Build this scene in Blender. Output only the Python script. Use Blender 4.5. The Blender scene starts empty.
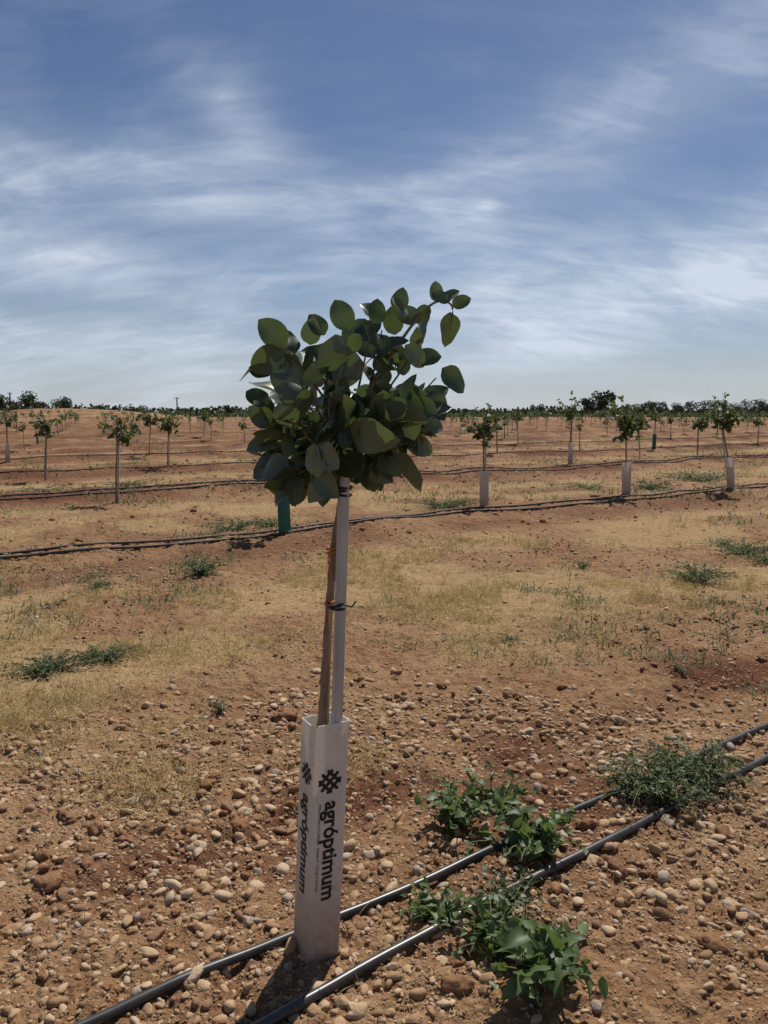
import bpy, math, numpy as np
from mathutils import Vector, Matrix
RNG=np.random.default_rng(7)
scene=bpy.context.scene
PITCH=math.radians(7.34); CH=1.5; F=768.0
def ray(u,v):
    x=(u-384)/F; d=(v-512)/F
    return np.array([x, math.cos(PITCH)-d*math.sin(PITCH), -math.sin(PITCH)-d*math.cos(PITCH)])
def gp(u,v):
    r=ray(u,v); t=CH/-r[2]; return np.array([r[0]*t,r[1]*t])
def wp(u,v,y):
    r=ray(u,v); return np.array([0,0,CH])+r*(y/r[1])
ND=np.array([-.559,.829]); AD=np.array([.829,.559])
# ---------------- noise
def _h(ix,iy,s):
    h=(ix*374761393+iy*668265263+s*1442695041)&0xffffffff
    h=((h^(h>>13))*1274126177)&0xffffffff
    h=(h^(h>>16))
    return (h&0xffff)/65535.0
def vn(x,y,s=0):
    x=np.asarray(x,float);y=np.asarray(y,float)
    xr=x*.8+y*.6; yr=-x*.6+y*.8
    fx=np.floor(xr);fy=np.floor(yr);tx=xr-fx;ty=yr-fy
    ix=fx.astype(np.int64);iy=fy.astype(np.int64)
    tx=tx*tx*(3-2*tx);ty=ty*ty*(3-2*ty)
    a=_h(ix,iy,s);b=_h(ix+1,iy,s);c=_h(ix,iy+1,s);d=_h(ix+1,iy+1,s)
    return (a*(1-tx)+b*tx)*(1-ty)+(c*(1-tx)+d*tx)*ty
def fbm(x,y,s=0,o=4):
    r=0;a=.5;f=1
    for i in range(o):
        r=r+a*vn(x*f,y*f,s+i*7);a*=.5;f*=2.07
    return r/(1-.5**o)
def sst(a,b,x):
    t=np.clip((x-a)/(b-a),0,1);return t*t*(3-2*t)
def nco(x,y): return x*ND[0]+y*ND[1]
def straw(x,y):
    n=nco(x,y)+.5*(fbm(x*.7,y*.7,31,2)-.5)*2
    b=sst(3.0,4.1,n)*(1-sst(6.4,7.5,n))
    ph=((n-8.5)/5.7)%1.0
    b2=sst(.08,.25,ph)*(1-sst(.6,.8,ph))*(n>8.5)
    m=fbm(x*1.1,y*1.1,77,4)
    return np.clip((b+b2)*sst(.40,.59,m)*1.15,0,1)
def berm(n):
    r=.09*np.exp(-((n-8.35)/.5)**2)
    ph=(((n-8.5)/5.7+.5)%1.0-.5)*5.7
    return np.where(n>11,.16*np.exp(-(ph/.6)**2),r)
def height(x,y):
    x=np.asarray(x,float);y=np.asarray(y,float)
    n=nco(x,y); s=straw(x,y)
    ro=1-.5*s
    fl=1-.85*np.exp(-((n-1.75)/.75)**2)
    h=(.10*(fbm(x*.45,y*.45,3,3)-.5)+.045*(fbm(x*2.1,y*2.1,9,2)-.5)*ro)*fl
    cl=fbm(x*7,y*7,15,3); h=h+.08*np.abs(cl-.5)*ro*sst(.3,.6,fbm(x*1.3,y*1.3,44,2))*(.4+.6*fl)
    h=h+.022*(vn(x*16,y*16,21)-.5)*ro+.016*(vn(x*37,y*37,22)-.5)*ro+.009*(vn(x*85,y*85,23)-.5)
    h=h+berm(n)*(.75+.5*vn(x*1.2,y*1.2,70))
    h=h-.03*np.exp(-((n-2.35)/.16)**2)*fbm(x*1.5,y*1.5,60,2)+.035*np.exp(-((n-2.6)/.2)**2)*fbm(x*1.5,y*1.5,61,2)
    h=h+2.3*np.exp(-((x+62)/24)**2-((y-150)/16)**2)
    return h
def H1(x,y): return float(height(np.array([x]),np.array([y]))[0])
# ---------------- mesh builder
class MB:
    def __init__(s): s.v=[];s.a=[];s.f=[];s.n=0
    def add(s,v,f,mat=0,a=None,smooth=True):
        v=np.asarray(v,float).reshape(-1,3);f=np.asarray(f,np.int64)
        if a is None:a=np.zeros((len(v),3))
        s.v.append(v);s.a.append(np.asarray(a,float).reshape(-1,3));s.f.append((f+s.n,mat,smooth));s.n+=len(v)
    def mesh(s,name,mats):
        me=bpy.data.meshes.new(name)
        V=np.concatenate(s.v);A=np.concatenate(s.a)
        me.vertices.add(len(V));me.vertices.foreach_set('co',V.ravel())
        loops=np.concatenate([f.ravel() for f,_,_ in s.f]);cnt=np.concatenate([np.full(len(f),f.shape[1]) for f,_,_ in s.f])
        mi=np.concatenate([np.full(len(f),m) for f,m,_ in s.f]);sm=np.concatenate([np.full(len(f),q) for f,_,q in s.f])
        st=np.concatenate([[0],np.cumsum(cnt)[:-1]])
        me.loops.add(len(loops));me.loops.foreach_set('vertex_index',loops.astype(np.int32))
        me.polygons.add(len(cnt));me.polygons.foreach_set('loop_start',st.astype(np.int32))
        me.polygons.foreach_set('material_index',mi.astype(np.int32))
        me.polygons.foreach_set('use_smooth',sm.astype(bool))
        at=me.attributes.new('lc','FLOAT_VECTOR','POINT');at.data.foreach_set('vector',A.ravel())
        me.update(calc_edges=True)
        for m in mats:me.materials.append(m)
        return me
    def obj(s,name,mats,parent=None):
        o=bpy.data.objects.new(name,s.mesh(name,mats));scene.collection.objects.link(o)
        if parent:o.parent=parent
        return o
def empty(name,loc=(0,0,0)):
    e=bpy.data.objects.new(name,None);e.empty_display_size=.1;scene.collection.objects.link(e);e.location=loc;return e
def nrmz(a): return a/np.maximum(np.linalg.norm(a,axis=-1,keepdims=True),1e-9)
def leaves(mb,base,d,nr,L,W,fold=.25,curl=.15,na=6,nc=3,mat=0,rnd=None,p=.78,q=.8,wav=0):
    base=np.asarray(base);N=len(base)
    if N==0:return
    L=np.broadcast_to(L,(N,));W=np.broadcast_to(W,(N,));fold=np.broadcast_to(fold,(N,));curl=np.broadcast_to(curl,(N,))
    d=nrmz(np.asarray(d));side=nrmz(np.cross(d,nr));nr=np.cross(side,d)
    if rnd is None:rnd=RNG.random(N)
    t=np.linspace(0,1,na);pr=np.maximum(np.sin(np.pi*t**p),0)**q;pr[0]=.04;pr[-1]=.03
    c=np.linspace(-1,1,nc)
    T,C=np.meshgrid(t,c,indexing='ij');P=pr[:,None]*np.ones(nc)
    T=T.ravel();C=C.ravel();P=P.ravel()
    ph=RNG.random(N)*6.28
    up=fold[:,None]*np.abs(C)*W[:,None]*.5*P - curl[:,None]*L[:,None]*T**2
    if wav: up=up+wav*L[:,None]*np.sin(T*7+ph[:,None]+C*1.5)*np.abs(C)*P
    pos=base[:,None]+d[:,None]*(L[:,None]*T)[...,None]+side[:,None]*(W[:,None]*.5*P*C)[...,None]+nr[:,None]*up[...,None]
    a=np.stack([np.broadcast_to(C,(N,len(C))),np.broadcast_to(T,(N,len(T))),np.broadcast_to(rnd[:,None],(N,len(T)))],-1)
    i,j=np.meshgrid(np.arange(na-1),np.arange(nc-1),indexing='ij');i=i.ravel();j=j.ravel()
    f=np.stack([i*nc+j,(i+1)*nc+j,(i+1)*nc+j+1,i*nc+j+1],-1)[:,::-1]
    f=(f[None]+(np.arange(N)*na*nc)[:,None,None]).reshape(-1,4)
    mb.add(pos,f,mat,a)
def tube(mb,P,R,seg=8,mat=0,rnd=0,cap=True):
    P=np.asarray(P,float);n=len(P);R=np.broadcast_to(R,(n,))
    T=nrmz(np.gradient(P,axis=0))
    ref=np.array([0,0,1.]) if abs(T[:,2]).mean()<.8 else np.array([0,1.,0])
    A=nrmz(np.cross(T,ref));B=np.cross(T,A)
    th=np.linspace(0,2*np.pi,seg,endpoint=False)
    V=P[:,None]+R[:,None,None]*(np.cos(th)[None,:,None]*A[:,None]+np.sin(th)[None,:,None]*B[:,None])
    i,j=np.meshgrid(np.arange(n-1),np.arange(seg),indexing='ij');i=i.ravel();j=j.ravel();k=(j+1)%seg
    f=np.stack([i*seg+j,i*seg+k,(i+1)*seg+k,(i+1)*seg+j],-1)
    a=np.zeros((n*seg,3));a[:,2]=rnd;a[:,1]=np.repeat(np.linspace(0,1,n),seg)
    mb.add(V,f,mat,a)
    if cap:
        mb.add(V[-1],[list(range(seg))],mat,smooth=False);mb.add(V[0],[list(range(seg))[::-1]],mat,smooth=False)
def bez(a,b,c,n=8):
    t=np.linspace(0,1,n)[:,None];return (1-t)**2*a+2*t*(1-t)*b+t*t*c
def cat(P,n=12):
    P=np.asarray(P,float);Q=np.vstack([2*P[0]-P[1],P,2*P[-1]-P[-2]]);out=[]
    for i in range(1,len(Q)-2):
        t=np.linspace(0,1,n,endpoint=False)[:,None]
        a,b,c,d=Q[i-1],Q[i],Q[i+1],Q[i+2]
        out.append(.5*((2*b)+(-a+c)*t+(2*a-5*b+4*c-d)*t**2+(-a+3*b-3*c+d)*t**3))
    out.append(P[-1:]);return np.vstack(out)
# ---------------- materials
def newmat(name):
    m=bpy.data.materials.new(name);m.use_nodes=True;nt=m.node_tree
    return m,nt,nt.nodes['Principled BSDF'],nt.nodes['Material Output']
def nd(nt,t): return nt.nodes.new(t)
def ramp(nt,src,stops):
    r=nt.nodes.new('ShaderNodeValToRGB');e=r.color_ramp.elements
    while len(e)<len(stops):e.new(.5)
    for i,(p,c) in enumerate(stops):
        e[i].position=p;e[i].color=(*c,1) if len(c)==3 else c
    nt.links.new(src,r.inputs[0]);return r.outputs[0]
def mixc(nt,f,a,b,mode='MIX'):
    m=nt.nodes.new('ShaderNodeMix');m.data_type='RGBA';m.blend_type=mode
    for s,v in ((m.inputs[0],f),(m.inputs[6],a),(m.inputs[7],b)):
        if hasattr(v,'links'):nt.links.new(v,s)
        else: s.default_value=v if not isinstance(v,tuple) else (*v,1)
    return m.outputs[2]
def mth(nt,op,a,b=0,c=None,clamp=False):
    m=nt.nodes.new('ShaderNodeMath');m.operation=op;m.use_clamp=clamp
    for i,v in enumerate((a,b,c)):
        if v is None:continue
        if hasattr(v,'links'):nt.links.new(v,m.inputs[i])
        else:m.inputs[i].default_value=v
    return m.outputs[0]
def noise(nt,co,scale,detail=4,rough=.6,dist=0):
    n=nd(nt,'ShaderNodeTexNoise');n.inputs['Scale'].default_value=scale;n.inputs['Detail'].default_value=detail;n.inputs['Roughness'].default_value=rough;n.inputs['Distortion'].default_value=dist
    if co:nt.links.new(co,n.inputs['Vector'])
    return n.outputs['Fac']
def lc(nt):
    a=nd(nt,'ShaderNodeAttribute');a.attribute_name='lc';s=nd(nt,'ShaderNodeSeparateXYZ');nt.links.new(a.outputs['Vector'],s.inputs[0]);return s.outputs
def pos(nt): return nd(nt,'ShaderNodeNewGeometry').outputs['Position']
def leafmat(name,cols,rough=.45,trans=.3,vein=True,spec=.4,tcol=(.12,.2,.03),under=None):
    m,nt,b,o=newmat(name);L=lc(nt)
    col=ramp(nt,L[2],[(i/(len(cols)-1),c) for i,c in enumerate(cols)])
    if vein:
        ac=mth(nt,'ABSOLUTE',L[0]);mid=mth(nt,'LESS_THAN',ac,.06)
        w=mth(nt,'SINE',mth(nt,'MULTIPLY',mth(nt,'SUBTRACT',L[1],mth(nt,'MULTIPLY',ac,.16)),52))
        w=mth(nt,'MULTIPLY',mth(nt,'GREATER_THAN',w,.93),.35)
        v=mth(nt,'MULTIPLY',mth(nt,'MAXIMUM',mid,w),.45)
        col=mixc(nt,v,col,(.16,.2,.08))
        nz=noise(nt,pos(nt),30,2);col=mixc(nt,mth(nt,'MULTIPLY',nz,.35),col,tuple(x*.55 for x in cols[0]))
    if under:
        bf=nd(nt,'ShaderNodeNewGeometry').outputs['Backfacing'];col=mixc(nt,mth(nt,'MULTIPLY',bf,.65),col,under)
    nt.links.new(col,b.inputs['Base Color']);b.inputs['Roughness'].default_value=rough
    b.inputs['Specular IOR Level'].default_value=spec
    tr=nd(nt,'ShaderNodeBsdfTranslucent');tr.inputs[0].default_value=(*tcol,1)
    mx=nd(nt,'ShaderNodeMixShader');mx.inputs[0].default_value=trans
    nt.links.new(b.outputs[0],mx.inputs[1]);nt.links.new(tr.outputs[0],mx.inputs[2]);nt.links.new(mx.outputs[0],o.inputs[0])
    return m
def simple(name,c1,c2,scale,rough=.7,metal=0,bump=.0,stretch=None,spec=.3):
    m,nt,b,o=newmat(name);p=nd(nt,'ShaderNodeTexCoord').outputs['Object']
    if stretch:
        mp=nd(nt,'ShaderNodeMapping');mp.inputs['Scale'].default_value=stretch;nt.links.new(p,mp.inputs[0]);p=mp.outputs[0]
    n=noise(nt,p,scale,4)
    nt.links.new(ramp(nt,n,[(.3,c1),(.7,c2)]),b.inputs['Base Color'])
    b.inputs['Roughness'].default_value=rough;b.inputs['Metallic'].default_value=metal;b.inputs['Specular IOR Level'].default_value=spec
    if bump:
        bp=nd(nt,'ShaderNodeBump');bp.inputs['Distance'].default_value=bump;nt.links.new(n,bp.inputs['Height']);nt.links.new(bp.outputs[0],b.inputs['Normal'])
    return m
M_leaf=leafmat('pistachio_leaf',[(.028,.044,.029),(.040,.063,.037),(.055,.084,.046),(.075,.105,.058),(.20,.25,.16)],.36,.18,spec=.5,under=(.11,.14,.095),tcol=(.14,.21,.05))  # palest ramp stop paints sunlit glint into a few leaves' colour
M_leaf2=leafmat('orchard_leaf',[(.035,.05,.028),(.05,.075,.032),(.08,.11,.045)],.55,.28,vein=False,tcol=(.14,.20,.05))
M_weed=leafmat('weed_leaf',[(.055,.09,.035),(.085,.135,.045),(.14,.19,.075)],.5,.3,tcol=(.18,.27,.06))
M_weed2=leafmat('fine_weed_leaf',[(.055,.08,.038),(.08,.11,.05),(.14,.155,.08)],.6,.25,vein=False)
M_straw=leafmat('dry_grass_blade',[(.24,.165,.075),(.45,.34,.155),(.62,.50,.26)],.8,.25,vein=False,spec=.1,tcol=(.45,.34,.13))
M_far=leafmat('distant_foliage',[(.03,.042,.028),(.042,.058,.036),(.06,.072,.045)],.8,.05,vein=False,spec=.1)
M_bark=simple('bark',(.18,.11,.065),(.32,.22,.145),60,.85,bump=.002,stretch=(1,1,.25))
M_twig=simple('green_twig',(.10,.10,.04),(.2,.17,.08),40,.7)
M_stake=simple('galvanised_tube',(.30,.345,.40),(.47,.53,.60),26,.36,.45,stretch=(1,1,.12),spec=.7)
M_bamboo=simple('cane',(.30,.19,.10),(.46,.31,.18),25,.7,stretch=(1,1,.2))
M_black=simple('black_polyethylene',(.02,.02,.021),(.06,.052,.046),9,.36,spec=.5)
M_drip2=simple('dusty_polyethylene',(.035,.028,.025),(.09,.065,.05),6,.6,spec=.3)
M_tie=simple('black_tie',(.01,.01,.01),(.02,.02,.02),9,.5)
M_orange=simple('orange_tape',(.5,.10,.03),(.62,.17,.05),30,.6)
M_green=simple('green_guard_plastic',(.01,.10,.075),(.02,.14,.10),12,.5)
M_ink=simple('black_ink',(.012,.012,.014),(.02,.02,.022),12,.6)
M_pole=simple('weathered_pole',(.14,.12,.1),(.25,.22,.2),3,.8)
def guardmat(name,c1,c2,trans):
    m,nt,b,o=newmat(name);p=nd(nt,'ShaderNodeTexCoord').outputs['Object']
    n=noise(nt,p,9,5,.65);n2=noise(nt,p,55,3)
    col=ramp(nt,n,[(.3,c1),(.7,c2)])
    s=nd(nt,'ShaderNodeSeparateXYZ');nt.links.new(p,s.inputs[0])
    dirt=mth(nt,'MULTIPLY',mth(nt,'SUBTRACT',1,mth(nt,'MULTIPLY',s.outputs[2],3.2),clamp=True),mth(nt,'ADD',n2,.3),clamp=True)
    col=mixc(nt,dirt,col,(.38,.22,.13));sp=mth(nt,'GREATER_THAN',n2,.64)
    col=mixc(nt,mth(nt,'MULTIPLY',sp,.35),col,(.4,.26,.17))
    nt.links.new(col,b.inputs['Base Color']);b.inputs['Roughness'].default_value=.5
    tr=nd(nt,'ShaderNodeBsdfTranslucent');tr.inputs[0].default_value=(.88,.82,.72,1)
    mx=nd(nt,'ShaderNodeMixShader');mx.inputs[0].default_value=trans
    nt.links.new(b.outputs[0],mx.inputs[1]);nt.links.new(tr.outputs[0],mx.inputs[2]);nt.links.new(mx.outputs[0],o.inputs[0]);return m
M_guard=guardmat('guard_plastic',(.70,.67,.60),(.84,.81,.75),.28)
M_guard2=guardmat('weathered_guard_plastic',(.48,.40,.32),(.60,.53,.44),.15)
def stonemat():
    m,nt,b,o=newmat('pebble');L=lc(nt)
    col=ramp(nt,L[2],[(0,(.16,.09,.052)),(.2,(.28,.17,.095)),(.42,(.40,.265,.15)),(.65,(.48,.34,.205)),(.85,(.58,.455,.31)),(1,(.35,.32,.28))])
    n=noise(nt,pos(nt),70,4,.7);col=mixc(nt,mth(nt,'MULTIPLY',n,.7),col,(.28,.16,.085))
    nt.links.new(col,b.inputs['Base Color']);b.inputs['Roughness'].default_value=.85;b.inputs['Specular IOR Level'].default_value=.2
    bp=nd(nt,'ShaderNodeBump');bp.inputs['Distance'].default_value=.004;nt.links.new(n,bp.inputs['Height']);nt.links.new(bp.outputs[0],b.inputs['Normal']);return m
M_stone=stonemat()
def groundmat():
    m,nt,b,o=newmat('soil');L=lc(nt);P=pos(nt)
    n1=noise(nt,P,.9,4,.6);n2=noise(nt,P,9,5,.65);n3=noise(nt,P,70,4,.7)
    col=ramp(nt,n1,[(.32,(.205,.098,.05)),(.5,(.275,.152,.078)),(.68,(.34,.21,.116))])
    col=mixc(nt,mth(nt,'MULTIPLY',ramp(nt,n2,[(.38,(0,0,0)),(.62,(1,1,1))]),.5),col,(.39,.255,.145))
    col=mixc(nt,mth(nt,'MULTIPLY',L[1],.8,clamp=True),col,(.14,.057,.032))
    sf=mth(nt,'MULTIPLY',L[0],ramp(nt,noise(nt,P,26,4,.75),[(.3,(.1,)*3),(.6,(1,)*3)]),clamp=True)
    col=mixc(nt,mth(nt,'MULTIPLY',sf,.75),col,(.44,.32,.16))
    col=mixc(nt,1.0,col,ramp(nt,n3,[(.25,(.5,.48,.46)),(.75,(1.25,1.24,1.22))]),'MULTIPLY')
    vo=nd(nt,'ShaderNodeTexVoronoi');vo.inputs['Scale'].default_value=34;nt.links.new(P,vo.inputs['Vector'])
    vs=nd(nt,'ShaderNodeSeparateColor');nt.links.new(vo.outputs['Color'],vs.inputs[0])
    isst=mth(nt,'MULTIPLY',mth(nt,'GREATER_THAN',vs.outputs[0],.55),mth(nt,'LESS_THAN',vo.outputs['Distance'],.36))
    isst=mth(nt,'MULTIPLY',isst,mth(nt,'SUBTRACT',1,mth(nt,'MULTIPLY',L[0],.6)))
    col=mixc(nt,mth(nt,'MULTIPLY',isst,.65),col,ramp(nt,vs.outputs[1],[(0,(.27,.165,.09)),(1,(.49,.36,.235))]))
    nt.links.new(col,b.inputs['Base Color']);b.inputs['Roughness'].default_value=.95;b.inputs['Specular IOR Level'].default_value=.1
    hh=mth(nt,'ADD',mth(nt,'MULTIPLY',n3,.5),mth(nt,'ADD',mth(nt,'MULTIPLY',n2,1.6),mth(nt,'MULTIPLY',mth(nt,'MULTIPLY',isst,mth(nt,'SUBTRACT',.4,vo.outputs['Distance'])),2.5)))
    bp=nd(nt,'ShaderNodeBump');bp.inputs['Distance'].default_value=.026;bp.inputs['Strength'].default_value=1.0
    nt.links.new(hh,bp.inputs['Height']);nt.links.new(bp.outputs[0],b.inputs['Normal']);return m
M_ground=groundmat()
# ---------------- ground
an=np.radians(np.concatenate([np.arange(-44,44,.16),np.arange(44,316,4)]))
rr=[.35]
while rr[-1]<30: rr.append(rr[-1]*(1.05 if rr[-1]<1.1 else 1.0045))
while rr[-1]<260: rr.append(rr[-1]*1.01)
while rr[-1]<6000: rr.append(rr[-1]*1.12)
rr=np.array(rr);Rg,Ag=np.meshgrid(rr,an,indexing='ij')
gx=(Rg*np.sin(Ag)).ravel();gy=(Rg*np.cos(Ag)).ravel()
gz=height(gx,gy);nn=nco(gx,gy)
dark=sst(.5,.75,fbm(gx*1.2,gy*1.2,91,3))*sst(1.3,2.0,nn)*(1-sst(2.7,3.3,nn))+.7*np.exp(-((nn-2.4)/.13)**2)*sst(.35,.6,fbm(gx*1.1,gy*1.1,92,2))
ph=(((nn-8.5)/5.7+.5)%1.0-.5)*5.7
dark=dark+.8*(np.exp(-((nn-7.7)/.6)**2)+(nn>11)*np.exp(-((ph+.5)/.7)**2))*sst(.3,.55,fbm(gx,gy,93,3))+(nn>8.5)*.45*sst(.38,.62,fbm(gx*.5,gy*.5,95,3))
na_=len(an);nr_=len(rr)
i,j=np.meshgrid(np.arange(nr_-1),np.arange(na_),indexing='ij');i=i.ravel();j=j.ravel();k=(j+1)%na_
mb=MB();V=np.stack([gx,gy,gz],-1)
mb.add(V,np.stack([i*na_+j,(i+1)*na_+j,(i+1)*na_+k,i*na_+k],-1)[:,::-1],0,np.stack([straw(gx,gy),dark,0*gx],-1))
mb.add(np.vstack([V[:na_],[[0,0,0]]]),np.stack([np.arange(na_),(np.arange(na_)+1)%na_,np.full(na_,na_)],-1),0)
mb.obj('ground',[M_ground])
# ---------------- stones
import bmesh
def ico(s):
    bm=bmesh.new();bmesh.ops.create_icosphere(bm,subdivisions=s,radius=1)
    v=np.array([x.co[:] for x in bm.verts]);f=np.array([[q.index for q in x.verts] for x in bm.faces]);bm.free();return v,f
ICO={s:ico(s) for s in(1,2,3)}
def stones(mb,x,y,size,sub,flat=(.4,.85),sink=.25,rough=0,cut=.68):
    v,f=ICO[sub];N=len(x);sc=np.stack([size*RNG.uniform(.8,1.45,N),size*RNG.uniform(.6,1,N),size*RNG.uniform(*flat,N)],-1)
    K=RNG.normal(0,1.6,(N,3,3));ph=RNG.random((N,3))*6.28
    d=np.zeros((N,len(v)))
    for q in range(3): d+=np.sin(np.einsum('vk,nk->nv',v,K[:,q])+ph[:,q:q+1])
    R=1+.11*d
    for q in range(6):
        c=nrmz(RNG.normal(0,1,(N,3)));dt=np.einsum('vk,nk->nv',v,c);R=np.where(dt*R>cut,cut/np.maximum(dt,.05),R)
    if rough:
        for fr,am in ((4,1),(8,.7),(15,.5)):
            o_=RNG.random((N,3))*50
            q_=v[None]*fr+o_[:,None]
            R=R+rough*am*(vn(q_[...,0]+q_[...,2]*.7,q_[...,1]-q_[...,2]*.6,5)-.5)
    P=v[None]*R[...,None]*sc[:,None]
    a=RNG.random(N)*6.28;b=RNG.normal(0,.35,N)
    ca,sa,cb,sb=np.cos(a)[:,None],np.sin(a)[:,None],np.cos(b)[:,None],np.sin(b)[:,None]
    X,Y,Z=P[...,0],P[...,1],P[...,2]
    Y,Z=Y*cb-Z*sb,Y*sb+Z*cb
    X,Y=X*ca-Y*sa,X*sa+Y*ca
    z=height(x,y)+sc[:,2]*(.5-sink)
    P=np.stack([X+x[:,None],Y+y[:,None],Z+z[:,None]],-1)
    at=np.zeros((N,len(v),3));at[...,2]=RNG.random(N)[:,None]
    mb.add(P,(f[None]+(np.arange(N)*len(v))[:,None,None]).reshape(-1,3),0,at)
def scat(n,r0,r1,half=42,keep=None,mn=.15):
    r=np.sqrt(RNG.uniform(r0*r0,r1*r1,n));a=np.radians(RNG.uniform(-half,half,n));x=r*np.sin(a);y=r*np.cos(a)
    dn=sst(.32,.62,fbm(x*1.9,y*1.9,55,3))*(1-mn)+mn
    k=RNG.random(n)<dn*(1-.85*straw(x,y))
    if keep is not None:k&=keep(x,y)
    return x[k],y[k]
mb=MB()
x,y=scat(20000,1.4,4.0,mn=.35);stones(mb,x,y,RNG.lognormal(math.log(.0069),.58,len(x)).clip(.0025,.028),2,sink=.33)
x,y=scat(620,1.4,4.4,mn=.4);stones(mb,x,y,RNG.uniform(.015,.028,len(x)),3,sink=.33)
x,y=scat(34000,1.4,3.6,mn=.3);stones(mb,x,y,RNG.uniform(.0018,.0048,len(x)),1)
x,y=scat(17000,3.8,9.5);stones(mb,x,y,RNG.lognormal(math.log(.0088),.5,len(x)).clip(.004,.028),1,sink=.3)
x,y=scat(12000,9,24);stones(mb,x,y,RNG.lognormal(math.log(.015),.4,len(x)),1)
mb.obj('gravel_stones',[M_stone])
mb=MB()
C=[gp(150,915),gp(60,870),gp(20,850),gp(185,835),gp(690,690),gp(640,660),gp(240,822)]
cx=np.concatenate([RNG.normal(c[0],.07,6) for c in C]);cy=np.concatenate([RNG.normal(c[1],.05,6) for c in C])
x,y=scat(1300,1.6,7,40,lambda x,y:(nco(x,y)<3.4));cx=np.concatenate([cx,x]);cy=np.concatenate([cy,y])
stones(mb,cx,cy,RNG.lognormal(math.log(.017),.42,len(cx)).clip(.008,.042),3,(.4,.8),.4,.48,.9)
x,y=scat(6000,6.5,36,42,lambda x,y:(nco(x,y)>6.8));stones(mb,x,y,RNG.lognormal(math.log(.03),.35,len(x)),1,(.4,.7),.3,.25,.9)
M_clod=simple('soil_clod',(.15,.072,.04),(.29,.165,.09),45,.95,bump=.008,spec=.05)
mb.obj('soil_clods',[M_clod])
# ---------------- dry grass
mb=MB()
def blades(x,y,L,W,mat=0,lean=.9,z0=0):
    N=len(x);b=np.stack([x,y,height(x,y)-.004+z0],-1);a=RNG.random(N)*6.28
    s=RNG.uniform(.2,lean,N)
    d=np.stack([np.cos(a)*s,np.sin(a)*s,np.sqrt(1-np.minimum(s*s,.98))],-1)
    nr=np.stack([-np.cos(a)*.3,-np.sin(a)*.3,np.ones(N)],-1)+RNG.normal(0,.4,(N,3))
    leaves(mb,b,d,nr,L,W,fold=0,curl=RNG.uniform(.1,.6,N),na=3,nc=2,mat=mat,p=.6)
def tufts(nt_,r0,r1,per,L,W,pw=1.0,sp=.03,lean=.95):
    r=np.sqrt(RNG.uniform(r0*r0,r1*r1,nt_));a=np.radians(RNG.uniform(-42,42,nt_));x=r*np.sin(a);y=r*np.cos(a)
    k=RNG.random(nt_)<straw(x,y)**pw*(.08+1.5*sst(.45,.62,fbm(x*2.0,y*2.0,140,3)));x=x[k];y=y[k]
    s=np.repeat(RNG.uniform(.4,1.5,len(x)),per)
    x=np.repeat(x,per)+RNG.normal(0,sp,len(x)*per)*s;y=np.repeat(y,per)+RNG.normal(0,sp,len(y)*per)*s
    blades(x,y,RNG.uniform(.35,1,len(x))*L*s,W,lean=lean)
tufts(7500,2.8,9,30,.09,.0034);tufts(8000,8,26,10,.14,.009,sp=.08)
x,y=scat(3600,1.5,5);blades(x,y,RNG.uniform(.02,.08,len(x)),.002,lean=.995)
for (u,v) in [(150,790),(135,775),(150,800),(30,720),(50,705),(15,730),(70,700),(470,640),(440,605),(460,600),(180,640),(180,665),(690,610),(650,600),(620,585),(575,610),(400,620),(520,655),(30,700),(240,650),(350,770),(290,640),(120,700),(600,640),(550,625)]:
    c=gp(u,v);k=300;s=1+.12*c[1]/4;blades(RNG.normal(c[0],.13*s,k),RNG.normal(c[1],.10*s,k),RNG.uniform(.03,.13,k),.0034,lean=.95)
mb.obj('dry_grass',[M_straw])
# ---------------- weeds
def weed(u,v,rad,h,ns,leafL,leafW,mat,name='weed_plant',per=7,na=6,c=None,sq=1.0):
    c=gp(u,v) if c is None else c;mb=MB();z=H1(*c);B=[];D=[];NN=[];S=[]
    for s in range(ns):
        a=RNG.random()*6.28;r=rad*RNG.uniform(.35,1);hh=h*RNG.uniform(.3,1)
        o=np.array([c[0],c[1],z])+np.array([RNG.normal(0,.1*rad),RNG.normal(0,.1*rad),0])
        tip=np.array([c[0]+math.cos(a)*r,c[1]+math.sin(a)*r*sq,0]);tip[2]=H1(tip[0],tip[1])+.012+hh*(1-.5*r/rad)
        P=bez(o,(o+tip)/2+np.array([0,0,hh*.6]),tip,7);tube(mb,P,np.linspace(.0028,.0012,7)*(leafL/.05)**.5,5,1,cap=False)
        for t in np.linspace(.2,1,per):
            p=P[min(6,int(t*6))]+RNG.normal(0,.15*leafL,3)
            dd=nrmz(tip-o)*.5+nrmz(RNG.normal(0,1,3)*np.array([1,1,.5]))+np.array([0,0,.1])
            p[2]=max(p[2],H1(p[0],p[1])+.008)
            B.append(p);D.append(dd);NN.append(np.array([0,0,1])+RNG.normal(0,.55,3));S.append(1.15-.5*t)
    N=len(B);s=RNG.uniform(.45,1.15,N)*np.array(S)
    leaves(mb,np.array(B),np.array(D),np.array(NN),leafL*s,leafW*s*RNG.uniform(.75,1.2,N),RNG.uniform(.1,.7,N),RNG.uniform(.0,.6,N),na,3,0,wav=.09,p=.66)
    mb.obj(name,[mat,M_twig])
weed(458,826,.16,.19,15,.07,.044,M_weed,per=8)
weed(528,850,.23,.19,22,.07,.044,M_weed,per=8)
weed(492,806,.18,.16,12,.055,.03,M_weed,per=7)
weed(438,920,.15,.08,16,.052,.028,M_weed,per=7)
weed(495,952,.19,.10,22,.052,.028,M_weed,per=7)
weed(545,990,.16,.15,16,.088,.052,M_weed,per=6)
weed(515,905,.18,.06,22,.035,.018,M_weed2)
weed(560,950,.14,.05,14,.035,.018,M_weed2)
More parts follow.
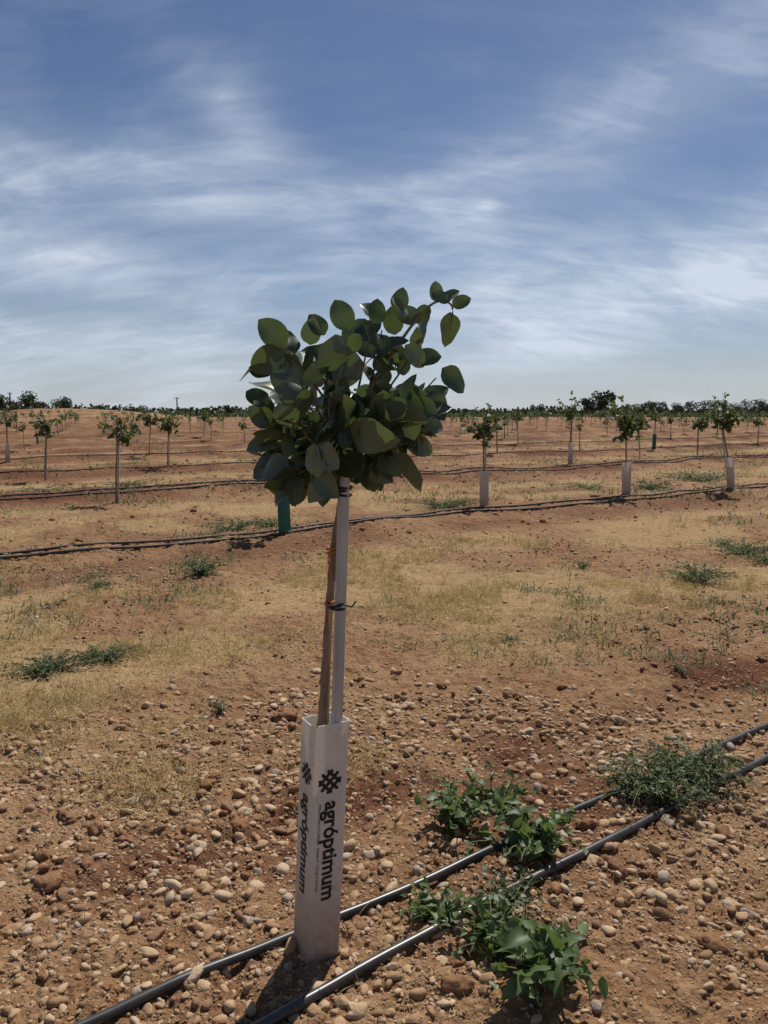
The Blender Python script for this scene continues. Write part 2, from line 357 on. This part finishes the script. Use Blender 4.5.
weed(650,797,.28,.17,80,.03,.014,M_weed2,per=18,na=4)
weed(695,782,.30,.18,80,.03,.014,M_weed2,per=18,na=4)
weed(220,712,.08,.08,12,.03,.012,M_weed2,per=8,na=4)
weed(95,590,.22,.06,20,.035,.014,M_weed2,per=8,na=4)
weed(50,670,.36,.08,80,.034,.014,M_weed2,per=12,na=4,sq=.8)
weed(105,662,.26,.08,54,.034,.014,M_weed2,per=12,na=4)
weed(202,577,.28,.2,56,.05,.013,M_weed2,per=14,na=4)
weed(695,580,.4,.18,70,.05,.013,M_weed2,per=14,na=4)
weed(745,553,.65,.17,70,.05,.015,M_weed2,per=14,na=4)
weed(765,563,.3,.12,26,.05,.014,M_weed2,per=12,na=4)
weed(582,568,.14,.1,14,.04,.012,M_weed2,per=8,na=4)
weed(510,640,.22,.04,14,.03,.01,M_weed2,per=8,na=4)
weed(680,675,.12,.08,14,.03,.01,M_weed2,per=8,na=4)
weed(445,509,.75,.17,60,.06,.018,M_weed2,per=12,na=4)
weed(232,530,.65,.17,50,.06,.018,M_weed2,per=12,na=4)
weed(270,526,.5,.14,34,.06,.018,M_weed2,per=10,na=4)
weed(700,482,1.2,.28,70,.08,.025,M_weed2,per=12,na=4)
weed(650,490,.8,.22,40,.08,.025,M_weed2,per=12,na=4)
weed(590,490,.8,.18,34,.07,.02,M_weed2,per=10,na=4)
weed(130,495,.9,.16,34,.07,.02,M_weed2,per=8,na=4)
weed(40,497,.9,.16,34,.07,.02,M_weed2,per=8,na=4)
mb=MB()
def greens(n,r0,r1,per,sp,L,W,th):
    r=np.sqrt(RNG.uniform(r0**2,r1**2,n));a=np.radians(RNG.uniform(-42,42,n));x=r*np.sin(a);y=r*np.cos(a)
    k=(fbm(x*.45,y*.45,123,3)+.3*(vn(x*2.3,y*2.3,8)-.5)>th);x=x[k];y=y[k]
    x=np.repeat(x,per)+RNG.normal(0,sp,len(x)*per);y=np.repeat(y,per)+RNG.normal(0,sp,len(y)*per)
    blades(x,y,RNG.uniform(.4,1,len(x))*L,W,lean=.95)
greens(1100,4.5,12,26,.07,.09,.008,.58);greens(10000,9,60,9,.12,.16,.02,.57)
mb.obj('field_weeds',[M_weed2])
# ---------------- drip tubes
def drip(P2,rad,name='drip_irrigation_tube',lift=.85,mat=None,step=.06):
    C=cat(P2,14);s=np.concatenate([[0],np.cumsum(np.linalg.norm(np.diff(C,axis=0),axis=1))])
    q=np.arange(0,s[-1],step);C=np.column_stack([np.interp(q,s,C[:,0]),np.interp(q,s,C[:,1])])
    mb=MB();z=height(C[:,0],C[:,1])
    for _ in range(3):
        kk=np.ones(7)/7;zp=np.concatenate([[z[0]]*3,z,[z[-1]]*3]);z=np.convolve(zp,kk,'valid')
    z=z+rad*lift+.004
    tube(mb,np.column_stack([C,z]),rad,12,0);return mb.obj(name,[mat or M_black])
def ext(P):
    P=[np.array(p) for p in P];d=nrmz(P[0]-P[1]);P.insert(0,P[0]+d*.8);P.insert(0,P[0]+d*2.5);d=nrmz(P[-1]-P[-2]);P+= [P[-1]+d*2,P[-1]+d*8];return np.array(P)
drip(ext([gp(100,1026),gp(200,981),gp(300,939),gp(380,906),gp(470,865),gp(560,820),gp(650,779),gp(768,727)]),.0135,step=.03)
drip(ext([gp(300,1012),gp(370,970),gp(440,933),gp(520,890),gp(600,850),gp(690,800),gp(768,760)]),.0145,step=.03)
for n0,w in [(8.2,.14),(8.42,.12),(13.75,.14),(13.95,.12),(19.6,.1),(25.4,.1)]:
    al=np.arange(-26,60,1.1);P=AD[None]*al[:,None]+ND[None]*(n0+w*(vn(al*.45,al*0+n0,5)-.5)*2)[:,None]
    drip(P,.015,mat=M_drip2)
# ---------------- tree helper
def crown(mb,o,tips,lL,mat_leaf,mat_twig,na,nc,nodes=(.5,.72,1.0),tw=.005,lf=3,wr=(.62,.8)):
    B=[];D=[];NN=[];S=[]
    for tip in tips:
        tip=np.asarray(tip,float);o2=o+RNG.normal(0,.008,3)
        mid=(o2+tip)/2+np.array([0,0,-.02])+RNG.normal(0,.02,3)
        P=bez(o2,mid,tip,9);tube(mb,P,np.linspace(tw,tw*.35,9),5,mat_twig,cap=False)
        od=nrmz(tip-(o+np.array([0,0,.12])))
        for t in nodes:
            t=t+RNG.uniform(-.06,.0);p=P[int(np.clip(t,0,1)*8)]
            dr=nrmz(od*.7+nrmz(RNG.normal(0,1,3))*.9+np.array([0,0,-.05]))
            pl=lL*RNG.uniform(.2,.5);q=p+dr*pl
            tube(mb,np.array([p,(p+q)/2+np.array([0,0,.004]),q]),tw*.3,4,mat_twig,cap=False)
            nn_=nrmz(np.array([0,-.25,.5])+nrmz(RNG.normal(0,1,3))*1.05)
            sd=nrmz(np.cross(dr,nn_))
            for kx,(cf,sf_,sz) in enumerate([(1,0,1.05),(.35,.94,.85),(.35,-.94,.85)][:lf]):
                B.append(q-dr*(.1*lL if kx else 0));D.append(dr*cf+sd*sf_+RNG.normal(0,.15,3)-np.array([0,0,.12]));NN.append(nn_+RNG.normal(0,.4,3));S.append(sz*RNG.uniform(.58,1.25))
    S=np.array(S)*lL;N=len(S)
    leaves(mb,np.array(B),np.array(D),np.array(NN),S,S*RNG.uniform(*wr,N),RNG.uniform(.05,.6,N),RNG.uniform(-.1,.45,N),na,nc,mat_leaf,wav=.07 if nc>3 else 0,p=.86,q=.62)
# ---------------- hero tree
Y0=1.97
tree=empty('pistachio_tree')
TO=wp(343,492,Y0)
mb=MB()
base=np.array([*gp(316,950),0.]);base[1]=2.0;base[2]=H1(base[0],base[1])-.03
TP=cat([base,wp(320,760,2.0),wp(324,690,1.995),wp(330,600,1.995),wp(335,540,1.99),TO+[0,.03,0],wp(347,450,1.975),wp(346,410,1.96)],8)
tube(mb,TP,np.linspace(.0125,.0085,len(TP))*(1+.12*np.sin(np.arange(len(TP))*1.9)),10,0)
mb.obj('trunk',[M_bark],tree)
tl=[(285,348,-.05),(276,388,.05),(274,412,-.12),(274,450,0),(270,468,.05),(296,474,-.1),(350,335,0),(325,348,.1),(370,336,-.1),(382,330,.05),(305,352,.08),
(420,342,.03),(436,378,0),(428,400,.05),(414,416,-.05),(405,395,-.12),(394,438,.05),(378,448,-.1),(368,457,.1),(312,388,-.2),(342,380,-.18),(303,430,-.2),(340,420,-.2),(378,418,-.18),
(298,400,.2),(390,400,.2),(328,442,-.1),(290,432,-.05),(335,430,.18),(405,425,.02),(350,400,.15)]
mb=MB()
crown(mb,wp(346,440,1.965),[wp(u,v,Y0+d) for u,v,d in tl],.095,0,1,9,5,nodes=(.54,.8,1.0),wr=(.62,.82))
SH=cat([wp(350,425,1.96),wp(375,380,1.93),wp(398,345,1.92),(wp(418,318,1.92)),wp(436,302,1.93),wp(452,306,1.94),wp(450,330,1.94)],6)
tube(mb,SH,np.linspace(.006,.0017,len(SH)),6,1)
B=[];D=[];NN=[];S=[]
for (u,v,du,dv,sz,y) in [(398,312,6,-24,.06,1.92),(405,318,-14,-20,.06,1.9),(436,302,3,-20,.05,1.93),(440,303,16,-12,.055,1.93),(452,306,12,-6,.05,1.95),(430,306,-10,10,.055,1.93),(450,312,-2,28,.085,1.94),(420,320,-16,-4,.065,1.93),(442,368,12,8,.085,1.97),(448,300,-14,-8,.045,1.9),(350,330,-14,-22,.085,1.97),(380,318,-14,-14,.06,1.98),(325,335,-12,-14,.065,1.97),(287,345,-16,-12,.09,1.92),(283,350,-12,12,.095,1.9),(268,405,-12,-4,.07,1.93),(405,345,16,10,.075,1.95),(412,360,20,-4,.075,1.99),(395,335,-4,-22,.07,1.97),(375,325,4,-20,.065,1.94),(355,338,18,-16,.075,1.93),(310,345,-2,-22,.07,1.98),(278,458,-18,10,.09,1.95),(426,392,16,14,.085,1.95),(416,418,18,12,.085,1.95),(278,438,-20,8,.085,1.93),(273,425,-14,-8,.075,1.95),(302,478,-6,18,.08,1.93),(322,476,2,18,.08,1.96),(366,462,10,18,.08,1.96),(382,452,12,16,.08,1.99),(274,372,-14,2,.07,1.96),(408,440,16,8,.075,1.98)]:
    a=wp(u,v,y);b=wp(u+du,v+dv,y);B.append(a);D.append(b-a+RNG.normal(0,.01,3));NN.append(np.array([RNG.normal(0,.5),-.9,.45]));S.append(sz)
S=np.array(S);leaves(mb,np.array(B),np.array(D),np.array(NN),S,S*.74,.2,.15,9,5,0,wav=.06,p=.86,q=.62)
mb.obj('leafy_crown',[M_leaf,M_twig],tree)
# stake (stands inside the sleeve)
mb=MB();a_=wp(336.5,735,1.968);b_=wp(344.5,468,1.945);sp=np.array([a_+(a_-b_)*.93,a_,(a_+b_)/2,b_])
tube(mb,sp,.0152,32,0)
mb.obj('metal_stake',[M_stake])
mb=MB();tube(mb,np.array([wp(325,770,2.015),wp(331,600,1.985)]),.006,8,0)
for q in (.3,.62):
    p=wp(325,770,2.015)*(1-q)+wp(331,600,1.985)*q;tube(mb,np.array([p-[0,0,.004],p,p+[0,0,.004]]),[.0062,.0082,.0062],8,0)
mb.obj('bamboo_cane',[M_bamboo])
def ring(mb,c,rx,ry,thk,mat,tilt=0,n=24):
    th=np.linspace(0,2*np.pi,n+1);P=np.stack([c[0]+rx*np.cos(th),c[1]+ry*np.sin(th),c[2]+tilt*np.cos(th)],-1);tube(mb,P,thk,6,mat)
mb=MB()
for (u,v,t) in [(336.5,603,.004),(337,606,-.003),(342,490,.003),(342,494,-.003),(342.5,487,.0)]:
    ring(mb,wp(u,v,1.968),.023,.038,.0034,0,t)
tube(mb,np.array([wp(345,604,1.935)-[0,.01,0],wp(352,607,1.925),wp(356,601,1.92)]),.0024,5,0)
mb.obj('tree_ties',[M_tie])
mb=MB()
for (u,v) in [(332,548),(332,552),(330,602),(336,486)]: ring(mb,wp(u,v,1.99),.014,.014,.0028,0,.003,14)
tube(mb,cat([wp(330,552,1.97),wp(328,560,1.965),wp(331,572,1.97),wp(329,580,1.965)],5),.0022,5,0)
mb.obj('orange_tape',[M_orange])
# ---------------- guard
gb=np.array([-.192,1.985,0.]);gb[2]=H1(gb[0],gb[1])-.014
gt=wp(325.5,719,1.985)
ax=Vector(gt-gb);GL=ax.length;ax.normalize()
q=Vector((0,0,1)).rotation_difference(ax).to_matrix()@Matrix.Rotation(math.radians(30),3,'Z')
GM=q.to_4x4();GM.translation=Vector(gb)
guard=empty('tree_guard');guard.matrix_world=GM
mb=MB();a=.049;cr=.005;pts=[];nr=[]
for cx_,cy_,a0 in[(1,-1,-90),(1,1,0),(-1,1,90),(-1,-1,180)]:
    for tt in np.linspace(0,90,5):
        g=math.radians(a0+tt);pts.append((cx_*(a-cr)+cr*math.cos(g),cy_*(a-cr)+cr*math.sin(g)));nr.append((math.cos(g),math.sin(g)))
pts=np.array(pts);nr=np.array(nr);K=len(pts)
zs=np.linspace(0,GL,16)
def gring(z,off):
    p=(pts-nr*off)
    return np.column_stack([p,np.full(K,z)+(0 if z<GL*.99 else .008*np.sin(np.arange(K)/K*6.28+1))])
outer=np.array([gring(z,0) for z in zs]);inner=np.array([gring(z,.002) for z in zs[::-1]])
Vv=np.concatenate([outer,inner]);n2=len(Vv)
i,j=np.meshgrid(np.arange(n2-1),np.arange(K),indexing='ij');i=i.ravel();j=j.ravel();k=(j+1)%K
mb.add(Vv,np.stack([i*K+j,i*K+k,(i+1)*K+k,(i+1)*K+j],-1),0,smooth=False)
g=mb.obj('sleeve',[M_guard]);g.parent=guard
def facemat(face,along,down):
    if face=='front': X=Vector((0,0,-1));Y=Vector((1,0,0));Z=Vector((0,-1,0));o=Vector((along,-a-.0006,GL-down))
    else: X=Vector((0,0,-1));Y=Vector((0,-1,0));Z=Vector((-1,0,0));o=Vector((-a-.0006,-along,GL-down))
    m=Matrix((X,Y,Z)).transposed().to_4x4();m.translation=o;return m
def text(body,size,face,along,down,bold,name,length=None):
    cu=bpy.data.curves.new(name,'FONT');cu.body=body;cu.size=size;cu.offset=bold;cu.extrude=.0002;cu.resolution_u=4
    t=bpy.data.objects.new(name,cu);scene.collection.objects.link(t)
    bpy.context.view_layer.update()
    me=bpy.data.meshes.new_from_object(t.evaluated_get(bpy.context.evaluated_depsgraph_get()))
    bpy.data.objects.remove(t);me.materials.clear();me.materials.append(M_ink)
    xs=[v.co.x for v in me.vertices];ln=max(xs)-min(xs)
    if length:
        for v in me.vertices:v.co.x*=length/ln
    o=bpy.data.objects.new(name,me);scene.collection.objects.link(o);o.parent=guard;o.matrix_local=facemat(face,along,down)
def logo(face,along,down,s,name):
    mb=MB()
    for di,off in ((45,.0002),(-45,.0006)):
        c,s_=math.cos(math.radians(di)),math.sin(math.radians(di))
        for kx in (-1,0,1):
            hl=s*(.62 if kx==0 else .5);w=s*.085;cy_=kx*s*.34
            p=[(-hl,cy_-w),(hl,cy_-w),(hl+w*.8,cy_),(hl,cy_+w),(-hl,cy_+w),(-hl-w*.8,cy_)]
            mb.add([(x*c-y*s_,x*s_+y*c,off+.0002) for x,y in p],[[0,1,2,3,4,5]],0,smooth=False)
    o=mb.obj(name,[M_ink]);o.parent=guard;o.matrix_local=facemat(face,along,down)
logo('front',-.004,.155,.052,'logo_mark');logo('side',.0,.145,.046,'logo_mark_side')
text('agróptimum',.061,'front',-.014,.212,.0017,'lettering',.285)
text('PROTECTORES  PARA  CULTIVOS',.0095,'front',-.034,.215,0,'small_lettering',.25)
text('agróptimum',.061,'side',-.016,.206,.0017,'lettering_side',.285)
# ---------------- row trees
M_stake2=simple('dusty_stake',(.33,.29,.24),(.48,.43,.37),18,.6)
def rowtree(seed,guardc,h=1.55,dense=14,w=.27):
    global RNG
    RNG=np.random.default_rng(seed);mb=MB();lean=RNG.normal(0,.05,2)
    top=np.array([lean[0],lean[1],h*.66])
    tube(mb,cat([[0,0,-.05],[lean[0]*.3,lean[1]*.4,h*.3],top*[1,1,.98],top+[lean[0]*.2,0,h*.18]],4),np.linspace(.017,.008,13),6,1)
    tube(mb,np.array([[.025,-.02,-.05],[lean[0]+.02,lean[1]-.02,h*.66]]),.013,6,3)
    if guardc is not None:
        s=.05;gh=.58 if guardc==2 else .5
        c=np.array([(-s,-s),(s,-s),(s,s),(-s,s)]);V=np.concatenate([np.column_stack([c+lean*zz*.3,np.full(4,zz*gh-.03)]) for zz in(0,.5,1)])
        f=[[i*4+j,i*4+(j+1)%4,(i+1)*4+(j+1)%4,(i+1)*4+j] for i in range(2) for j in range(4)]
        mb.add(V,f,guardc,smooth=False)
    tips=[];skew=RNG.normal(0,.09,3)
    for i in range(dense):
        d=nrmz(RNG.normal(0,1,3));r=RNG.uniform(.4,1.15)
        tips.append(top+np.array([0,0,h*.13])+skew*(i%2)+d*r*np.array([w,w,h*.2]))
    crown(mb,top,tips,.092,0,1,4,3,nodes=(.4,.7,1.0))
    return mb.mesh('young_pistachio_tree',[M_leaf2,M_bark,M_guard2,M_stake2,M_green])
V1=[rowtree(s,g,h,dn,w) for s,g,h,dn,w in [(11,2,1.6,24,.31),(12,2,1.55,30,.33),(13,2,1.62,27,.30),(14,None,1.6,18,.23),(15,None,1.5,22,.29),(16,4,1.4,14,.24),(17,None,1.5,28,.33),(18,2,1.68,14,.25),(19,None,1.45,10,.2)]]
RNG=np.random.default_rng(99)
def place(me,x,y,s=1,rot=0):
    o=bpy.data.objects.new('pistachio_tree.001',me);scene.collection.objects.link(o)
    o.location=(x,y,H1(x,y));o.scale=(s*1.05,s*1.05,s);o.rotation_euler=(0,0,rot);return o
EXP=[(285,539,5,1,1),(484,512,0,1.0,.3),(626,501,1,1.02,2),(731,494,2,1.08,4),(116,503,3,1.02,1.5),(45,480,4,1.08,2.2),(168,471,6,1.0,.4),(8,464,7,.95,1),(570,468,7,1.15,3),(640,462,4,1.05,5),(697,459,6,1.1,1.2)]
XY=[]
for u,v,i,s,r in EXP:
    P=gp(u,v);place(V1[i],*P,s,r);XY.append(P)
XY=np.array(XY);far=[]
for k in range(1,60):
    n0=8.5+5.7*k
    for i in range(-70,130):
        al=i*4.0+1.3*(k%3)+RNG.normal(0,.4);n_=n0+RNG.normal(0,.15)
        x=AD[0]*al+ND[0]*n_;y=AD[1]*al+ND[1]*n_
        if y<4 or abs(x)>y*.72+2:continue
        dd=math.hypot(x,y)
        if dd>190:continue
        if RNG.random()<(.35 if dd<60 else .25) or np.min(np.hypot(XY[:,0]-x,XY[:,1]-y))<(3.0 if dd<30 else 2.2):continue
        if dd<46: place(V1[RNG.integers(9) if RNG.random()<.4 else [3,4,6,8][RNG.integers(4)]],x,y,RNG.uniform(.66,1.14),RNG.random()*6.28)
        else: far.append((x,y,RNG.uniform(.6,1.12)))
mb=MB();far=np.array(far);N=len(far)
per=30
z=height(far[:,0],far[:,1])
d=nrmz(RNG.normal(0,1,(N,per,3)))*RNG.uniform(.3,1,(N,per,1))*np.array([.34,.34,.38])+RNG.normal(0,.1,(N,1,3))
c=np.stack([far[:,0],far[:,1],z+1.15*far[:,2]],-1)[:,None]+d
c=c.reshape(-1,3);leaves(mb,c,RNG.normal(0,1,c.shape),RNG.normal(0,1,c.shape),.17,.13,na=3,nc=2,mat=0,fold=0,curl=0)
gm=RNG.random(N)<.3
for F_,w,hh,m in ((far,.018,1.1,1),(far[gm],.045,.5,2)):
    for ang in (0,1.57):
        ax_=np.array([math.cos(ang),math.sin(ang)])*w
        b=np.stack([F_[:,0],F_[:,1],height(F_[:,0],F_[:,1])-.05],-1)
        V=np.stack([b-[ax_[0],ax_[1],0],b+[ax_[0],ax_[1],0],b+[ax_[0],ax_[1],hh],b+[-ax_[0],-ax_[1],hh]],1)
        mb.add(V,np.arange(len(F_)*4).reshape(-1,4),m,smooth=False)
mb.obj('distant_orchard_trees',[M_leaf2,M_bark,M_guard2])
# ---------------- horizon trees, pole
def bigtree(u,dist,h,w,name='distant_tree'):
    x=(u-384)/F*dist;y=dist;z=H1(x,y);mb=MB()
    tube(mb,np.array([[x,y,z-.3],[x+.1,y,z+h*.3],[x,y,z+h*.6]]),[.3*h/8,.22*h/8,.1*h/8],7,1)
    nb=9;B=[]
    for i in range(nb):
        cc=np.array([x+RNG.uniform(-.38,.38)*w,y+RNG.uniform(-.3,.3)*w,z+h*RNG.uniform(.4,.85)]);s=w*RNG.uniform(.14,.28)
        tube(mb,np.array([[x,y,z+h*.3],cc]),.06*h/8,5,1)
        k=110;B.append(cc+nrmz(RNG.normal(0,1,(k,3)))*RNG.uniform(.3,1,(k,1))**.5*np.array([s,s,h*.18]))
    B=np.concatenate(B);leaves(mb,B,RNG.normal(0,1,B.shape),RNG.normal(0,1,B.shape),h*.08,h*.06,na=3,nc=2,mat=0,fold=0,curl=0)
    mb.obj(name,[M_far,M_bark])
for u,d,h,w in [(603,260,9.2,7),(587,265,7.2,6),(641,280,5.8,9),(6,230,6.9,7),(38,235,7.8,9),(65,240,6.6,7),(228,240,4.0,4),(700,300,6.6,14),(730,300,5.8,12),(752,300,6.8,9),(536,300,5.0,7),(100,230,4.2,6),(138,240,3.8,6),(680,290,6.0,8),(20,240,5.4,7),(655,285,5.6,7),(765,290,5.4,7)]:
    bigtree(u,d,h,w)
mb=MB()
n=14000;xx=RNG.uniform(-260,330,n);yy=RNG.uniform(270,330,n);hm=1.4+3.2*fbm(xx*.06,xx*0,201,4)
B=np.stack([xx,yy,RNG.random(n)*hm],-1)
leaves(mb,B,RNG.normal(0,1,B.shape),RNG.normal(0,1,B.shape),1.5,1.2,na=3,nc=2,fold=0,curl=0)
mb.obj('distant_tree_line',[M_far])
def upole(u,d,h):
    mb=MB();x=(u-384)/F*d;z=H1(x,d);r=.2*h/5.8
    tube(mb,np.array([[x,d,z-.5],[x,d,z+h/2],[x,d,z+h]]),[r*1.2,r,r*.8],8,0);tube(mb,np.array([[x-.8,d,z+h-.4],[x+.8,d,z+h-.4]]),.09,6,0)
    for s in(-.7,0,.7):tube(mb,np.array([[x+s,d,z+h-.4],[x+s,d,z+h-.05]]),.07,6,0)
    mb.obj('utility_pole',[M_pole])
upole(179,250,6.6);upole(14,260,8.4);upole(133,300,5.2)
# ---------------- light
AZ=math.radians(24);EL=math.radians(57)
S=Vector((math.sin(AZ)*math.cos(EL),math.cos(AZ)*math.cos(EL),math.sin(EL)))
l=bpy.data.lights.new('sun','SUN');l.energy=5.0;l.angle=math.radians(.53);l.color=(1,.95,.87)
o=bpy.data.objects.new('sun',l);scene.collection.objects.link(o);o.rotation_euler=S.to_track_quat('Z','Y').to_euler()
w=bpy.data.worlds.new('World');scene.world=w;w.use_nodes=True;nt=w.node_tree;bg=nt.nodes['Background']
sky=nd(nt,'ShaderNodeTexSky');sky.sky_type='NISHITA';sky.sun_disc=False;sky.sun_elevation=EL;sky.sun_rotation=AZ;sky.air_density=1.0;sky.dust_density=.5;sky.ozone_density=2.0
bg.inputs['Strength'].default_value=.08
tc=nd(nt,'ShaderNodeTexCoord').outputs['Generated'];sx=nd(nt,'ShaderNodeSeparateXYZ');nt.links.new(tc,sx.inputs[0])
X,Yy,Z=sx.outputs
zz=mth(nt,'ADD',mth(nt,'MAXIMUM',Z,0),.45)
cm=nd(nt,'ShaderNodeCombineXYZ');nt.links.new(mth(nt,'DIVIDE',X,zz),cm.inputs[0]);nt.links.new(mth(nt,'DIVIDE',Yy,zz),cm.inputs[1])
def streak(rot,scl,nscale,dist,seedz,det=6,ro=.58):
    mp=nd(nt,'ShaderNodeMapping');mp.inputs['Rotation'].default_value=(0,0,math.radians(rot));mp.inputs['Scale'].default_value=scl;mp.inputs['Location'].default_value=(seedz,seedz*.7,seedz)
    nt.links.new(cm.outputs[0],mp.inputs[0]);return noise(nt,mp.outputs[0],nscale,det,ro,dist)
s1=streak(-28,(.9,1.6,1),2.6,.7,3.1,7,.6);s2=streak(-48,(.8,3.0,1),6.0,.5,8.3,6,.62);s3=streak(12,(1,1,1),1.7,.5,5.3,3)
st=mth(nt,'ADD',mth(nt,'MULTIPLY',s1,.6),mth(nt,'MULTIPLY',s2,.4))
st=ramp(nt,st,[(.42,(0,)*3),(.52,(.38,)*3),(.64,(1,)*3)])
lo=ramp(nt,s3,[(.46,(0,)*3),(.64,(1,)*3)])
def blob(x0,z0,sx_,sz_,sl,amp):
    dx=mth(nt,'SUBTRACT',X,x0);dz=mth(nt,'SUBTRACT',mth(nt,'SUBTRACT',Z,z0),mth(nt,'MULTIPLY',dx,sl))
    e=mth(nt,'ADD',mth(nt,'POWER',mth(nt,'DIVIDE',mth(nt,'ABSOLUTE',dx),sx_),2),mth(nt,'POWER',mth(nt,'DIVIDE',mth(nt,'ABSOLUTE',dz),sz_),2))
    return mth(nt,'MULTIPLY',mth(nt,'EXPONENT',mth(nt,'MULTIPLY',e,-1)),amp)
tot=None
for b in [(.32,.145,.24,.065,.22,1.2),(-.27,.262,.28,.045,-.03,.75),(-.40,.175,.18,.035,-.1,.75),(.36,.37,.24,.06,.35,.5),(.122,.247,.018,.010,0,.7),(-.30,.075,.28,.04,0,.7),(-.17,.34,.06,.04,-.5,.55),(.05,.17,.22,.05,.1,.4),(.18,.30,.2,.05,.3,.3)]:
    q_=blob(*b);tot=q_ if tot is None else mth(nt,'ADD',tot,q_)
f=mth(nt,'MULTIPLY',tot,mth(nt,'ADD',mth(nt,'MULTIPLY',st,.75),.34))
f=mth(nt,'ADD',f,mth(nt,'MULTIPLY',mth(nt,'MULTIPLY',st,mth(nt,'ADD',lo,.3)),.2))
hz=mth(nt,'MULTIPLY',mth(nt,'EXPONENT',mth(nt,'MULTIPLY',mth(nt,'MAXIMUM',Z,0),-14)),.5)
f=mth(nt,'MINIMUM',mth(nt,'ADD',f,hz),.93)
k_=1/.08
skc=mixc(nt,1.0,sky.outputs[0],(.60,.64,.75),'MULTIPLY')
col=mixc(nt,f,skc,(.66*k_,.73*k_,.84*k_))
nt.links.new(col,bg.inputs['Color'])
w.cycles.sampling_method='MANUAL';w.cycles.sample_map_resolution=512
# ---------------- camera
c=bpy.data.cameras.new('camera');c.sensor_fit='VERTICAL';c.sensor_height=36;c.lens=27;c.clip_end=9000;c.clip_start=.05
co=bpy.data.objects.new('camera',c);scene.collection.objects.link(co);co.location=(0,0,CH);co.rotation_euler=(math.pi/2-PITCH,0,0);scene.camera=co
scene.view_settings.view_transform='Standard';scene.view_settings.look='None';scene.view_settings.exposure=0
